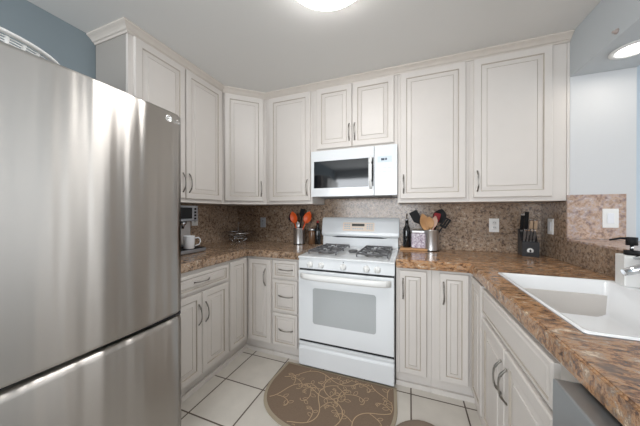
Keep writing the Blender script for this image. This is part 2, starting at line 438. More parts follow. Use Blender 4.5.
# left corner (bifold) cabinet: two faces
def corner_body(r, pts, toe_pts, shoe, base=TOE):
    MB().extrude_poly(pts, 'z', base, H_B).build('body', CAB, r)
    mb = MB().extrude_poly(toe_pts, 'z', 0, base - 0.001)
    mb.extrude_poly(shoe, 'z', 0, 0.035)
    mb.build('toe_kick', CAB, r)
yC0 = -0.86; xC1 = -0.281
r = thing('base_cabinet', (XBL, YB, 0), 'left corner cream base cabinet with a folding pair of narrow doors', 'cabinet', 0, G_B)
T = lambda pts, o: [(p[0] - o[0], p[1] - o[1]) for p in pts]
corner_body(r, T([(XBL, yC0), (XBL, YB), (xC1, YB), (xC1, -0.003), (XL + 0.003, -0.003), (XL + 0.003, yC0)], (XBL, YB)),
            T([(XBL - 0.03, yC0), (XBL - 0.03, YB + 0.03), (xC1, YB + 0.03), (xC1, -0.003), (XL + 0.003, -0.003), (XL + 0.003, yC0)], (XBL, YB)),
            T([(XBL - 0.012, yC0), (XBL - 0.012, YB + 0.012), (xC1, YB + 0.012), (xC1, YB + 0.03), (XBL - 0.03, YB + 0.03), (XBL - 0.03, yC0)], (XBL, YB)))
d = door_mesh(0.028, -0.287 - XBL, 0.118, 0.858, stile=0.048, raise_w=0.028).build('door', [CAB, GLZ], r)
add_handle(d, (-0.342 - XBL, -0.02, 0.70))
door_mesh(yC0 + 0.012 - YB, -0.03, 0.118, 0.858, stile=0.044, raise_w=0.026).build('door', [CAB, GLZ], r, M=Matrix.Rotation(R(90), 4, 'Z'))
# left run cabinet
y0 = -1.478
r = cabinet('base_cabinet', (XBL, y0, 0), R(90), 'left-wall cream base cabinet with one drawer over two doors', yC0 - 0.001 - y0, 0.60, H_B, toe=TOE, group=G_B)
w = yC0 - 0.001 - y0
base_front(r, 0.02, w - 0.012, 0.722, 0.848, (-1.14 - y0, -0.02, 0.79), True, 'drawer', 0.135, slab=False, stile=0.026, raise_w=0.014)
base_front(r, 0.02, -1.139 - y0, 0.118, 0.704, (-1.168 - y0, -0.02, 0.553), stile=0.048)
base_front(r, -1.135 - y0, w - 0.012, 0.118, 0.704, (-1.106 - y0, -0.02, 0.553), stile=0.048)
# three-drawer unit left of the range
x0 = -0.280
r = cabinet('base_cabinet', (x0, YB, 0), 0, 'narrow cream base cabinet of three drawers left of the range', -0.006 - x0, 0.60, H_B, toe=TOE, group=G_B)
for z0, z1, hz in ((0.702, 0.858, 0.782), (0.412, 0.686, 0.553), (0.118, 0.396, 0.262)):
    base_front(r, 0.012, -0.026 - x0, z0, z1, (-0.137 - x0, -0.02, hz), True, 'drawer', 0.135, stile=0.03, raise_w=0.016)
# right of range
r = cabinet('base_cabinet', (0.768, YB, 0), 0, 'narrow single-door cream base cabinet right of the range', 0.237, 0.60, H_B, toe=TOE, group=G_B)
base_front(r, 0.024, 0.206, 0.118, 0.858, (0.049, -0.02, 0.728), stile=0.044, raise_w=0.02)
# right corner bifold
x0 = 1.006; yC1 = -0.872
r = thing('base_cabinet', (XBR, YB, 0), 'right corner cream base cabinet with a folding pair of narrow doors', 'cabinet', 0, G_B)
corner_body(r, T([(x0, YB), (XBR, YB), (XBR, yC1), (1.85, yC1), (1.85, -0.003), (x0, -0.003)], (XBR, YB)),
            T([(x0, YB + 0.03), (XBR + 0.03, YB + 0.03), (XBR + 0.03, yC1), (1.85, yC1), (1.85, -0.003), (x0, -0.003)], (XBR, YB)),
            T([(x0, YB + 0.012), (XBR + 0.012, YB + 0.012), (XBR + 0.012, yC1), (XBR + 0.03, yC1), (XBR + 0.03, YB + 0.03), (x0, YB + 0.03)], (XBR, YB)))
d = door_mesh(1.056 - XBR, -0.028, 0.118, 0.858, stile=0.044, raise_w=0.02).build('door', [CAB, GLZ], r)
add_handle(d, (1.078 - XBR, -0.02, 0.725))
door_mesh(0.028, YB - yC1 - 0.012, 0.118, 0.858, stile=0.044, raise_w=0.024).build('door', [CAB, GLZ], r, M=Matrix.Rotation(R(-90), 4, 'Z'))
# sink base: false drawer panel over two doors
yS = yC1 - 0.001; wS = 1.685 + yS
r = thing('base_cabinet', (XBR, yS, 0), 'cream sink base cabinet with long false drawer panel over two doors', 'cabinet', R(-90), G_B)
# an open-topped carcass so that the bowl hangs inside it
mb = MB()
mb.box(0, wS, 0, 0.02, TOE, H_B).box(0, 0.018, 0.02, 0.59, TOE, H_B).box(wS - 0.018, wS, 0.02, 0.59, TOE, H_B).box(0.018, wS - 0.018, 0.02, 0.59, TOE, TOE + 0.018).box(0.018, wS - 0.018, 0.572, 0.59, TOE + 0.018, H_B)
mb.build('body', CAB, r)
MB().box(0, wS, 0.03, 0.59, 0, TOE - 0.001).box(0, wS, 0.012, 0.03, 0, 0.035, 0.004).build('toe_kick', CAB, r)
door_mesh(0.012, wS - 0.10, 0.715, 0.852, slab=True).build('drawer_front', [CAB, GLZ], r)
yM = -1.222 - yS
base_front(r, 0.012, -yM - 0.003, 0.118, 0.690, (-yM - 0.032, -0.02, 0.555), stile=0.052)
base_front(r, -yM + 0.003, wS - 0.10, 0.118, 0.690, (-yM + 0.032, -0.02, 0.555), stile=0.052)
# end panel beyond the dishwasher
r = cabinet('base_cabinet', (XBR, -2.31, 0), R(-90), 'cream base cabinet nearest the viewer beyond the dishwasher', 0.30, 0.59, H_B, toe=TOE, group=G_B)
base_front(r, 0.014, 0.286, 0.118, 0.852, (0.04, -0.02, 0.72), stile=0.05)

# ------------------------------------------------------------------ worktops
YW = -0.6355; XWL = -0.5255; XWR = 1.2325
o = grid_solid([XL + 0.001, XWL, -0.004], [-1.480, YW, -0.001], lambda x, y: x < XWL or y > YW, ZU, ZT).build('worktop', GR_TOPL)
tag(o, 'brown granite worktop from the coffee machine round the corner to the range', 'worktop')
SX0, SX1, SY0, SY1 = 1.318, 1.838, -1.566, -0.858
o = grid_solid([0.768, XWR, SX0 + 0.004, SX1 - 0.004, XR - 0.002], [-2.62, SY0 + 0.004, SY1 - 0.004, YW, -0.001],
               lambda x, y: (x > XWR or y > YW) and not (SX0 < x < SX1 and SY0 < y < SY1), ZU, ZT).build('worktop', GR_TOP)
tag(o, 'orange-brown granite worktop surrounding the white sink', 'worktop')

# ------------------------------------------------------------------ granite backsplashes and ledge
def splash(x0, x1, y0, y1, z0, z1, m, label, name='backsplash'):
    o = MB().box(x0, x1, y0, y1, z0, z1, 0.001).build(name, m); return tag(o, label, 'backsplash')
splash(XL + 0.001, XL + 0.015, -1.50, -0.016, ZT + 0.0005, ZUB - 0.002, GR_SPL, 'brown granite backsplash on the left wall behind the coffee machine')
zb_ = ZUB - 0.002
o = MB().extrude_poly([(XL + 0.001, ZT + 0.0005), (XR - 0.001, ZT + 0.0005), (XR - 0.001, zb_), (0.7655, zb_), (0.7655, 1.417), (0.0015, 1.417), (0.0015, zb_), (XL + 0.001, zb_)], 'y', -0.015, -0.001).build('backsplash', GR_SPL)
tag(o, 'long brown granite backsplash on the back wall behind the range', 'backsplash')
splash(XR - 0.017, XR - 0.0005, -2.60, -0.016, ZT + 0.0005, 1.084, GR_SPL, 'low brown granite backsplash on the half wall behind the sink')
splash(XR - 0.017, XR - 0.0005, YU - 0.002, -0.016, 1.0845, ZUB - 0.002, GR_SPL, 'brown granite backsplash around the switch beside the knife block')
splash(XR - 0.017, 2.136, YU - 0.016, YU - 0.0035, 1.099, 1.392, GR_PINK, 'pinkish granite panel on the pale wall block above the ledge')
o = MB().box(XR - 0.020, 2.22, -2.75, YU - 0.017, 1.0845, 1.098, 0.003).build('ledge', GR_PINK); tag(o, 'pinkish granite ledge on top of the half wall', 'ledge')

# ------------------------------------------------------------------ sink
r = thing('sink', (SX0, SY1, ZT), 'large white rectangular sink bowl set in the right worktop', 'sink')
def rrect(x0, x1, y0, y1, rad, z, n=5):
    pts = []
    for cx, cy, a0 in ((x1 - rad, y1 - rad, 0), (x0 + rad, y1 - rad, 90), (x0 + rad, y0 + rad, 180), (x1 - rad, y0 + rad, 270)):
        for k in range(n + 1):
            t = R(a0 + 90 * k / n); pts.append((cx + rad * math.cos(t) - SX0, cy + rad * math.sin(t) - SY1, z - ZT))
    return pts
BX1 = 1.760
rr = [rrect(SX0, SX1, SY0, SY1, 0.012, ZT + 0.001), rrect(SX0 + 0.002, SX1 - 0.002, SY0 + 0.002, SY1 - 0.002, 0.012, ZT + 0.007),
      rrect(SX0 + 0.010, BX1, SY0 + 0.010, SY1 - 0.012, 0.02, ZT + 0.007), rrect(SX0 + 0.014, BX1 - 0.005, SY0 + 0.014, SY1 - 0.017, 0.025, ZT + 0.001),
      rrect(SX0 + 0.018, BX1 - 0.010, SY0 + 0.018, SY1 - 0.021, 0.03, ZT - 0.152), rrect(SX0 + 0.030, BX1 - 0.022, SY0 + 0.030, SY1 - 0.033, 0.03, ZT - 0.168),
      rrect(SX0 + 0.2, BX1 - 0.18, SY0 + 0.3, SY1 - 0.3, 0.02, ZT - 0.174)]
MB().rings(rr, cap0=False, cap1=True).build('bowl', SINKW, r)
MB().lathe([(0.0, -0.173), (0.04, -0.173), (0.042, -0.170), (0.03, -0.1685), (0.0, -0.1685)], ((SX0 + BX1) / 2 - SX0, -0.36, 0), 24).build('drain', CHR, r)

# ------------------------------------------------------------------ dishwasher
r = thing('dishwasher', (XBR, -1.688, 0), 'grey stainless dishwasher under the right worktop', 'dishwasher', R(-90))
MB().box(0.004, 0.60, 0.0, 0.57, 0.10, 0.862).build('body', DARK, r)
MB().box(0.0, 0.604, -0.064, -0.001, 0.12, 0.866, 0.006, seg=3).build('door', DWS, r)
MB().box(0.01, 0.594, 0.02, 0.57, 0.0, 0.099).build('toe_kick', DARK, r)

# ------------------------------------------------------------------ range
r = thing('gas_range', (0.0, 0.0, 0.0), 'white freestanding gas range with four burners and oven below', 'range')
MB().box(0.002, 0.760, -0.615, -0.02, 0.03, 0.815, 0.003).build('body', WHITE, r)
MB().box(0.03, 0.732, -0.58, -0.04, 0.0, 0.029).build('plinth', DARK, r)
MB().box(0.004, 0.758, -0.640, -0.616, 0.055, 0.835, 0.002).build('gap_backing', DARK, r)
# drawer
dr = MB().extrude_poly([(-0.641, 0.016), (-0.657, 0.026), (-0.6575, 0.165), (-0.648, 0.180), (-0.6575, 0.196), (-0.6575, 0.212), (-0.641, 0.216)], 'x', 0.004, 0.758, bev=0.004).build('storage_drawer', WHITE, r)
dm = MB().box(0.004, 0.758, -0.662, -0.641, 0.236, 0.802, 0.006, seg=3).build('oven_door', WHITE, r)
# window with rounded corners
def plate(x0, x1, z0, z1, y, t, rad, n=5):
    pts = []
    for cx, cz, a0 in ((x1 - rad, z1 - rad, 0), (x0 + rad, z1 - rad, 90), (x0 + rad, z0 + rad, 180), (x1 - rad, z0 + rad, 270)):
        for k in range(n + 1):
            q = R(a0 + 90 * k / n); pts.append((cx + rad * math.cos(q), cz + rad * math.sin(q)))
    return MB().extrude_poly(pts, 'y', y, y - t)
plate(0.131, 0.631, 0.378, 0.667, -0.6621, 0.0012, 0.02).build('oven_window', OVGL, dm)
hb = MB(); N = 17
pts = [(0.03 + 0.702 * k / (N - 1), -0.664 - 0.040 * (1 - abs(2 * k / (N - 1) - 1) ** 8), 0.760) for k in range(N)]
hb.tube(pts, 0.013, 12, flat=1.9).build('door_handle', WHITE2, dm)
# control panel: sloping front under the cooktop lip
cp = MB().extrude_poly([(-0.616, 0.812), (-0.655, 0.818), (-0.650, 0.902), (-0.616, 0.902)], 'x', 0.001, 0.761, bev=0.003).build('control_panel', WHITE, r)
for kx in (0.105, 0.200, 0.381, 0.560, 0.640):
    k = MB().lathe([(0.0, 0.0), (0.025, 0.0), (0.024, -0.010), (0.020, -0.014), (0.018, -0.024), (0.0, -0.025)], (kx, -0.653, 0.853), 20, axis='Y')
    k.box(kx - 0.004, kx + 0.004, -0.682, -0.676, 0.834, 0.872, 0.0015)
    k.build('knob', WHITE2, r)
MB().box(0.379, 0.383, -0.6545, -0.651, 0.884, 0.892).build('print_mark', DARK, cp)
# cooktop
ct = MB().extrude_poly([(-0.660, 0.900), (-0.663, 0.908), (-0.655, 0.916), (-0.600, 0.918), (-0.09, 0.922), (-0.06, 0.935), (-0.055, 0.90)], 'x', 0.0, 0.762, bev=0.002).build('cooktop', WHITE, r)
for bx, by in ((0.175, -0.46), (0.175, -0.22), (0.587, -0.46), (0.587, -0.22)):
    MB().lathe([(0.075, 0.919), (0.07, 0.924), (0.045, 0.925), (0.042, 0.934), (0.0, 0.936)], (bx, by, 0), 24).build('burner', BURN, r)
MB().lathe([(0.04, 0.921), (0.04, 0.931), (0.034, 0.937), (0.0, 0.938)], (0.386, -0.33, 0), 24, sy=1.6).build('burner', IRON, r)
# backguard
MB().extrude_poly([(-0.022, 0.92), (-0.062, 0.92), (-0.062, 1.018), (-0.058, 1.030), (-0.022, 1.030)], 'x', 0.004, 0.758, bev=0.002).build('riser', WHITE, r)
bgp = [(-0.020, 1.031), (-0.070, 1.031), (-0.083, 1.045), (-0.080, 1.075), (-0.060, 1.185), (-0.048, 1.213), (-0.035, 1.222), (-0.020, 1.222)]
bg = MB().extrude_poly(bgp, 'x', -0.006, 0.768, bev=0.006).build('backguard', WHITE, r)
MB().extrude_poly([(0.10, 1.022), (0.16, 1.0185), (0.60, 1.0185), (0.66, 1.022), (0.60, 1.030), (0.16, 1.030)], 'y', -0.0595, -0.0655).build('vent_slot', DARK, r)
Ms = Matrix.Translation((0, -0.0712, 1.130)) @ Matrix.Rotation(-math.atan2(0.020, 0.110), 4, 'X')
pn = plate(0.222, 0.539, -0.043, 0.043, 0.001, 0.004, 0.008).build('keypad', CREAM, bg, M=Ms)
plate(0.316, 0.442, 0.006, 0.031, -0.003, 0.0012, 0.002).build('display', DISP, bg, M=Ms)
for i in range(3):
    for j in range(3):
        for kx in (0.238, 0.464):
            MB().box(kx + i * 0.021, kx + 0.016 + i * 0.021, -0.0036, -0.0029, -0.024 + j * 0.02, -0.012 + j * 0.02).build('key', KEY, bg, M=Ms)
for i in range(5): MB().box(0.322 + i * 0.023, 0.338 + i * 0.023, -0.0036, -0.0029, -0.026, -0.014).build('key', KEY, bg, M=Ms)
# grates
def grate(x0, x1, y0, y1, label):
    g = MB(); z = 0.948; t = 0.0065
    def bar(p, q, zz=z, tt=t): g.tube([p + (zz,), q + (zz,)], tt, 6)
    for x in (x0, x1): bar((x, y0), (x, y1))
    for y in (y0, (y0 + y1) / 2, y1): bar((x0, y), (x1, y))
    for cy in ((y0 * 3 + y1) / 4, (y0 + y1 * 3) / 4):
        cx = (x0 + x1) / 2
        for dx, dy in ((1, 0), (-1, 0), (0, 1), (0, -1)):
            ex = cx + dx * (x1 - x0) / 2; ey = cy + dy * (y1 - y0) / 4
            g.tube([(ex, ey, z), (cx + dx * 0.03, cy + dy * 0.03, z + 0.002)], t, 6)
        for dx in (1, -1):
            for dy in (1, -1):
                g.tube([(cx + dx * (x1 - x0) / 2, cy + dy * (y1 - y0) / 4, z), (cx + dx * 0.05, cy + dy * 0.05, z)], t * 0.8, 6)
    for x in (x0, x1):
        for y in (y0, (y0 + y1) / 2, y1): g.tube([(x, y, z), (x, y, 0.924)], 0.006, 6)
    o = g.build('burner_grate', IRON); origin_to(o, ((x0 + x1) / 2, (y0 + y1) / 2, 0.92))
    return tag(o, label, 'grate', 'burner grates')
grate(0.055, 0.295, -0.565, -0.105, 'left cast iron burner grate on the white range')
grate(0.468, 0.705, -0.565, -0.105, 'right cast iron burner grate on the white range')

# ------------------------------------------------------------------ microwave
r = thing('microwave', (0.0, 0.0, 1.419), 'white over-the-range microwave above the gas range', 'microwave')
def mz(z): return z - 1.419
MB().box(0.002, 0.764, -0.365, -0.018, 0.002, 0.418, 0.003).build('body', WHITE, r)
MB().box(0.05, 0.71, -0.34, -0.06, -0.004, 0.003).build('underside', mat('grille_grey', srgb(120, 122, 124), 0.5, 0.5), r)
md = MB().box(0.0, 0.577, -0.386, -0.366, 0.0, 0.419, 0.004).build('door', WHITE, r)
MB().box(0.030, 0.530, -0.3872, -0.384, mz(1.497), mz(1.742), 0.0005).build('window', GLASSB, md)
MB().box(0.534, 0.574, -0.3868, -0.384, mz(1.497), mz(1.742), 0.0005).build('dark_strip', GLASSB, md)
N = 13
MB().tube([(0.552, -0.388 - 0.04 * (1 - abs(2 * k / (N - 1) - 1) ** 4), mz(1.482) + 0.262 * k / (N - 1)) for k in range(N)], 0.013, 12).build('handle', WHITE2, md)
MB().box(0.330, 0.405, -0.3868, -0.385, mz(1.4605), mz(1.4645)).build('print_mark', KEY, md)
pn = MB().box(0.581, 0.766, -0.386, -0.366, 0.0, 0.419, 0.004).build('control_panel', WHITE, r)
MB().box(0.606, 0.722, -0.3865, -0.385, mz(1.695), mz(1.745)).build('display', mat('display_pale', srgb(208, 220, 228), 0.15), pn)
MB().box(0.636, 0.664, -0.3869, -0.386, mz(1.710), mz(1.729), 0.0).box(0.669, 0.684, -0.3869, -0.386, mz(1.712), mz(1.729)).build('digits', NAVY, pn)
for j in range(7):
    for i in range(3): MB().box(0.612 + i * 0.04, 0.638 + i * 0.04, -0.3864, -0.385, mz(1.460) + j * 0.031, mz(1.463) + j * 0.031).build('key', KEY, pn)

# ------------------------------------------------------------------ refrigerator
FW = 0.905
r = thing('refrigerator', (-0.3186, -2.398, 0), 'tall stainless steel refrigerator with bottom freezer drawer', 'refrigerator', R(-2.0))
FG = mat('fridge_case', srgb(92, 94, 96), 0.5)
MB().box(-0.82, -0.085, 0.012, FW - 0.030, 0.03, 1.775, 0.006).build('case', FG, r)
MB().box(-0.78, -0.10, 0.04, FW - 0.04, 0.0, 0.03).build('plinth', DARK, r)
def bowed(z0, z1, bow=0.024, base=0.0, lip=0.0):
    N = 25; rr = []
    prof = [(z0, -0.004), (z0 + 0.003, 0.0), (z0 + 0.012, 0.0), (z1 - 0.012 - lip, 0.0), (z1 - 0.003 - lip * .3, -0.001 - lip * 0.35), (z1, -0.004 - lip * 0.9)]
    for z, dx in prof:
        ring = []
        for k in range(N):
            s = k / (N - 1); y = s * FW
            e = min(s, 1 - s) * FW
            rd = 0.0 if e > 0.018 else -0.018 * (1 - math.sqrt(max(0, 1 - (1 - e / 0.018) ** 2)))
            ring.append((base + bow * (1 - (2 * s - 1) ** 2) + rd + dx, y, z))
        ring += [(-0.075, FW, z), (-0.075, 0, z)]
        rr.append(ring)
    m = MB(); m.rings(rr, smooth=False)
    for f in m.bm.faces:
        if abs(f.normal.z) < 0.9 : f.smooth = False
    return m
def smooth_front(o):
    me = o.data
    for p in me.polygons: p.use_smooth = p.normal.x > 0.5
fd = bowed(0.745, 1.792).build('upper_door', STEEL, r, weld=False); smooth_front(fd)
fz = bowed(0.06, 0.728, lip=0.018).build('freezer_drawer', STEEL, r); smooth_front(fz)
MB().box(-0.075, -0.012, 0.006, FW - 0.006, 0.7285, 0.7445).build('grip_gap', DARK, r)
MB().box(-0.14, -0.02, FW - 0.09, FW - 0.02, 1.7755, 1.80, 0.006).build('hinge_cover', FG, r)
# round badge with the two letters next to it
def text_mesh(body, size, name, m, parent, M, depth=0.0006):
    cu = bpy.data.curves.new(name, 'FONT'); cu.body = body; cu.size = size; cu.extrude = depth; cu.align_x = 'CENTER'; cu.align_y = 'CENTER'
    to = bpy.data.objects.new(name + '_tmp', cu); C.objects.link(to)
    dg = bpy.context.evaluated_depsgraph_get()
    me = bpy.data.meshes.new_from_object(to.evaluated_get(dg)); bpy.data.objects.remove(to)
    me.transform(M); me.materials.clear(); me.materials.append(m)
    o = bpy.data.objects.new(name, me); C.objects.link(o); o.parent = parent; return o
BADGE = mat('badge_silver', srgb(226, 226, 224), 0.25, 0.6)
def front_x(y):
    s = y / FW; return 0.024 * (1 - (2 * s - 1) ** 2)
by = FW - 0.085
bd = MB().lathe([(0.0, 0.0), (0.017, 0.0), (0.017, 0.0025), (0.0135, 0.003), (0.0125, 0.0015), (0.0, 0.0015)], (front_x(by) - 0.0005, by, 1.752), 24, axis='X').build('badge', BADGE, fd)
MF = lambda y, z: Matrix.Translation((front_x(y) + 0.001, y, z)) @ Matrix.Rotation(R(90), 4, 'Z') @ Matrix.Rotation(R(90), 4, 'X')
text_mesh('L', 0.013, 'badge_letter', BADGE, bd, MF(by - 0.003, 1.754) @ Matrix.Translation((0, 0, 0.0015)))
text_mesh('LG', 0.030, 'lettering', BADGE, fd, MF(by + 0.045, 1.750))

# basket on the refrigerator
bc = (-0.622, -2.11, 1.776); r = thing('plastic_basket', bc, 'round white slotted plastic basket on top of the refrigerator', 'basket')
mb = MB(); N = 48
def ring(rad, z): return [(rad * math.cos(2 * PI * k / N), rad * math.sin(2 * PI * k / N), z) for k in range(N)]
mb.rings([ring(0.19, 0.002), ring(0.20, 0.006), ring(0.226, 0.018)], cap1=False, smooth=True)
for k in range(36):
    a_ = 2 * PI * k / 36
    mb.tube([(0.227 * math.cos(a_), 0.227 * math.sin(a_), 0.020), (0.244 * math.cos(a_), 0.244 * math.sin(a_), 0.082)], 0.0055, 6)
for j in range(8):
    q = j / 7; mb.tube([(v[0], v[1], v[2]) for v in ring(0.228 + 0.016 * q, 0.022 + 0.056 * q)], 0.0026, 5, closed=True)
mb.build('body', WHITE2, r)
MB().rings([ring(0.246, 0.084), ring(0.256, 0.083), ring(0.262, 0.087), ring(0.260, 0.094), ring(0.250, 0.096), ring(0.246, 0.084)], cap0=False, cap1=False).build('rim', WHITE2, r)

# ------------------------------------------------------------------ lights that hang in the room
r = thing('ceiling_light', (0.485, -1.345, ZC), 'round white glowing flush ceiling light', 'ceiling light')
MB().lathe([(0.0, -0.001), (0.225, -0.001), (0.23, -0.012), (0.225, -0.02), (0.0, -0.02)], (0, 0, 0), 40).build('base', WHITE2, r)
MB().lathe([(0.222, -0.0205), (0.217, -0.034), (0.19, -0.052), (0.13, -0.066), (0.06, -0.072), (0.0, -0.073)], (0, 0, 0), 40).build('glass_dome', EMITD, r)
first = None
for k, yy in enumerate((-0.60, -1.65, -2.7)):
    if first is None:
        r = thing('recessed_light', (2.02, yy, 2.183), 'round recessed soffit light nearest the pale wall block', 'recessed light', 0, 'recessed lights in the soffit')
        MB().lathe([(0.066, -0.001), (0.092, -0.001), (0.094, -0.006), (0.07, -0.010), (0.066, -0.001)], (0, 0, 0), 32, cap0=False, cap1=False).build('trim_ring', WHITE2, r)
        MB().lathe([(0.067, -0.0015), (0.06, -0.004), (0.0, -0.005)], (0, 0, 0), 32).build('lens', EMITR, r)
        first = r
    else:
        c = first.copy(); C.objects.link(c); c.location = (2.02, yy, 2.183)
        c['label'] = ('round recessed soffit light second from the wall block', 'round recessed soffit light farthest from the wall block')[k - 1]
        for ch in first.children:
            e = ch.copy(); C.objects.link(e); e.parent = c
tag(origin_to(MB().lathe([(0.0, 0.0), (0.014, 0.0), (0.012, -0.006), (0.006, -0.010), (0.006, -0.018), (0.0, -0.019)], (XR, -0.74, 2.216), 16, axis='X').build('wall_hook', mat('hook_brown', srgb(168, 156, 150), 0.5)), (XR, -0.74, 2.216)),
    'small brownish hook on the grey soffit face', 'hook')

# ------------------------------------------------------------------ wall plates
def plate_thing(loc, rz, label, kind, w=0.072, h=0.116, name='wall_outlet', m=WHITE2):
    r = thing(name, loc, label, 'outlet' if kind != 'switch' else 'switch', rz)
    MB().box(-w / 2, w / 2, -0.006, 0, -h / 2, h / 2, 0.0025).build('plate', m, r)
    if kind == 'switch':
        MB().box(-0.016, 0.016, -0.009, -0.0055, -0.033, 0.033, 0.0015).build('rocker', MUGW, r)
    else:
        for s in (-1, 1):
            MB().lathe([(0.0, -0.0055), (0.016, -0.0055), (0.016, -0.0075), (0.0, -0.0078)], (0, 0, s * 0.021), 16, axis='Y', mi=0)\
                .box(-0.007, -0.004, -0.0085, -0.0074, s * 0.021 - 0.002, s * 0.021 + 0.008, 0, 1).box(0.004, 0.007, -0.0085, -0.0074, s * 0.021 - 0.002, s * 0.021 + 0.008, 0, 1).build('socket', [m, DARK], r)
    return r
plate_thing((-0.771, -0.0152, 1.155), 0, 'pale grey outlet plate on the backsplash left of the orange utensils', 'outlet', m=mat('plate_grey', srgb(176, 182, 190), 0.4))
plate_thing((1.534, -0.0152, 1.165), 0, 'white outlet plate on the back wall left of the knife block', 'outlet')
plate_thing((XL + 0.0152, -0.655, 1.20), R(90), 'white outlet plate on the left wall beside the coffee machine', 'outlet')
plate_thing((XR - 0.0172, -0.166, 1.17), R(-90), 'white rocker switch on the brown granite right of the knife block', 'switch', name='wall_switch')
plate_thing((2.060, YU - 0.0162, 1.238), 0, 'white rocker switch on the pinkish granite panel', 'switch', 0.076, 0.122, name='wall_switch')

# ------------------------------------------------------------------ utensil crocks and their utensils
def crock(loc, rad, h, label):
    r = thing('utensil_crock', loc, label, 'crock')
    MB().lathe([(0.0, 0.0), (rad, 0.0), (rad, 0.006), (rad, h - 0.004), (rad + 0.002, h), (rad - 0.003, h), (rad - 0.004, 0.006), (0.0, 0.006)], (0, 0, 0), 36).build('body', STEELP, r)
    MB().lathe([(rad + 0.0005, 0.0), (rad + 0.002, 0.001), (rad + 0.002, 0.007), (rad + 0.0005, 0.008)], (0, 0, 0), 36, cap0=False, cap1=False).build('base_ring', BLACK, r)
    return r
def utensil(c, foot, tip, kind, hm, wm, label, name, group, face=0.0, size=1.0):
    """c: crock base; foot/tip offsets from it. The head lies at the tip."""
    f = Vector(c) + Vector(foot); t = Vector(c) + Vector(tip); dvec = (t - f); L = dvec.length; dz = dvec.normalized()
    r = thing(name, f, label, name.replace('_', ' '), 0, group)
    up = Vector((math.cos(face), math.sin(face), 0)); xa = (up - dz * up.dot(dz)).normalized(); ya = dz.cross(xa)
    M = Matrix((xa, ya, dz)).transposed().to_4x4()
    hl = {'spoon': 0.085, 'spatula': 0.095, 'ladle': 0.08, 'turner': 0.1, 'paddle': 0.1}[kind] * size
    MB().tube([(0, 0, 0), (0, 0, L - hl * 0.9)], [0.0065, 0.0055], 8).build('shaft', hm, r, M=M)
    m = MB()
    if kind in ('spoon', 'ladle', 'paddle'):
        w = {'spoon': 0.029, 'ladle': 0.036, 'paddle': 0.027}[kind] * size
        rr = []
        for k in range(9):
            s = k / 8; ww = max(0.005, w * math.sin(PI * (0.12 + 0.86 * s)) ** 0.75); d = 0.012 * math.sin(PI * s) * size
            z = L - hl + hl * s
            rr.append([(ww * math.cos(q), 0.004 * math.sin(q) + d * (math.cos(q) ** 2 * -1 + 1), z) for q in [2 * PI * i / 14 for i in range(14)]])
        m.rings(rr)
    elif kind == 'spatula':
        m.extrude_poly([(-0.008, L - hl), (0.008, L - hl), (0.027 * size, L - hl * 0.72), (0.029 * size, L - 0.006), (0.022 * size, L), (-0.026 * size, L), (-0.029 * size, L - hl * 0.72)], 'y', -0.004, 0.004, bev=0.002)
    else:
        for k in (-1, 0, 1):
            m.box(k * 0.022 * size - 0.008 * size, k * 0.022 * size + 0.008 * size, -0.003, 0.003, L - hl + 0.02, L - 0.012)
        m.box(-0.031 * size, 0.031 * size, -0.003, 0.003, L - hl, L - hl + 0.02, 0.002).box(-0.031 * size, 0.031 * size, -0.003, 0.003, L - 0.012, L, 0.002)
    m.build('head', wm, r, M=M)
    return r
cl = (-0.246, -0.130, ZT); crock(cl, 0.060, 0.17, 'stainless utensil crock left of the range holding orange spoons')
GL = 'utensils in the left crock'
utensil(cl, (0.012, -0.01, 0.02), (-0.062, -0.040, 0.345), 'spoon', ORANGE, ORANGE, 'orange spoon leaning left in the left crock', 'spoon', GL, R(0), 1.45)
utensil(cl, (-0.012, -0.01, 0.02), (0.140, -0.035, 0.345), 'spoon', ORANGE, ORANGE, 'orange spoon leaning right in the left crock', 'spoon', GL, R(0), 1.5)
utensil(cl, (0.018, 0.015, 0.02), (-0.125, 0.035, 0.325), 'ladle', BLACK, BLACK, 'black ladle leaning far left behind the orange spoons', 'ladle', GL, R(0), 1.2)
utensil(cl, (-0.02, 0.02, 0.02), (0.02, 0.055, 0.375), 'spatula', BLACK, BLACK, 'black spatula standing upright behind the orange spoons', 'spatula', GL, R(0))
utensil(cl, (0.0, 0.0, 0.02), (0.075, 0.045, 0.32), 'paddle', RED, RED, 'dark red paddle between the two orange spoons', 'paddle', GL, R(30), 0.9)
utensil(cl, (0.0, -0.03, 0.02), (0.012, -0.045, 0.235), 'paddle', STEELP, STEELP, 'steel-handled tool at the front of the left crock', 'serving spoon', GL, R(30), 0.6).name = 'serving_spoon'
cr_ = (1.040, -0.125, ZT); crock(cr_, 0.062, 0.185, 'stainless utensil crock right of the range holding wooden spoons')
GRR = 'utensils in the right crock'
utensil(cr_, (0.01, -0.015, 0.02), (-0.075, -0.045, 0.325), 'paddle', WOOD, WOOD, 'light wooden spatula leaning left in the right crock', 'wooden_spatula', GRR, R(10), 1.5)
utensil(cr_, (0.02, -0.02, 0.02), (-0.022, -0.055, 0.30), 'spoon', WOOD, WOOD, 'light wooden spoon beside the wooden spatula', 'wooden_spoon', GRR, R(10), 1.15)
utensil(cr_, (-0.02, -0.01, 0.02), (0.030, -0.040, 0.305), 'paddle', PINKW, PINKW, 'pale pinkish spoon at the front right of the right crock', 'spoon', GRR, R(10), 1.0)
utensil(cr_, (-0.02, 0.01, 0.02), (0.052, 0.02, 0.33), 'spatula', RED, RED, 'dark red spatula behind the pale spoon', 'spatula', GRR, R(10), 1.0)
utensil(cr_, (-0.025, 0.0, 0.02), (0.090, 0.04, 0.365), 'ladle', BLACK, BLACK, 'black ladle standing tallest in the right crock', 'ladle', GRR, R(0), 1.5)
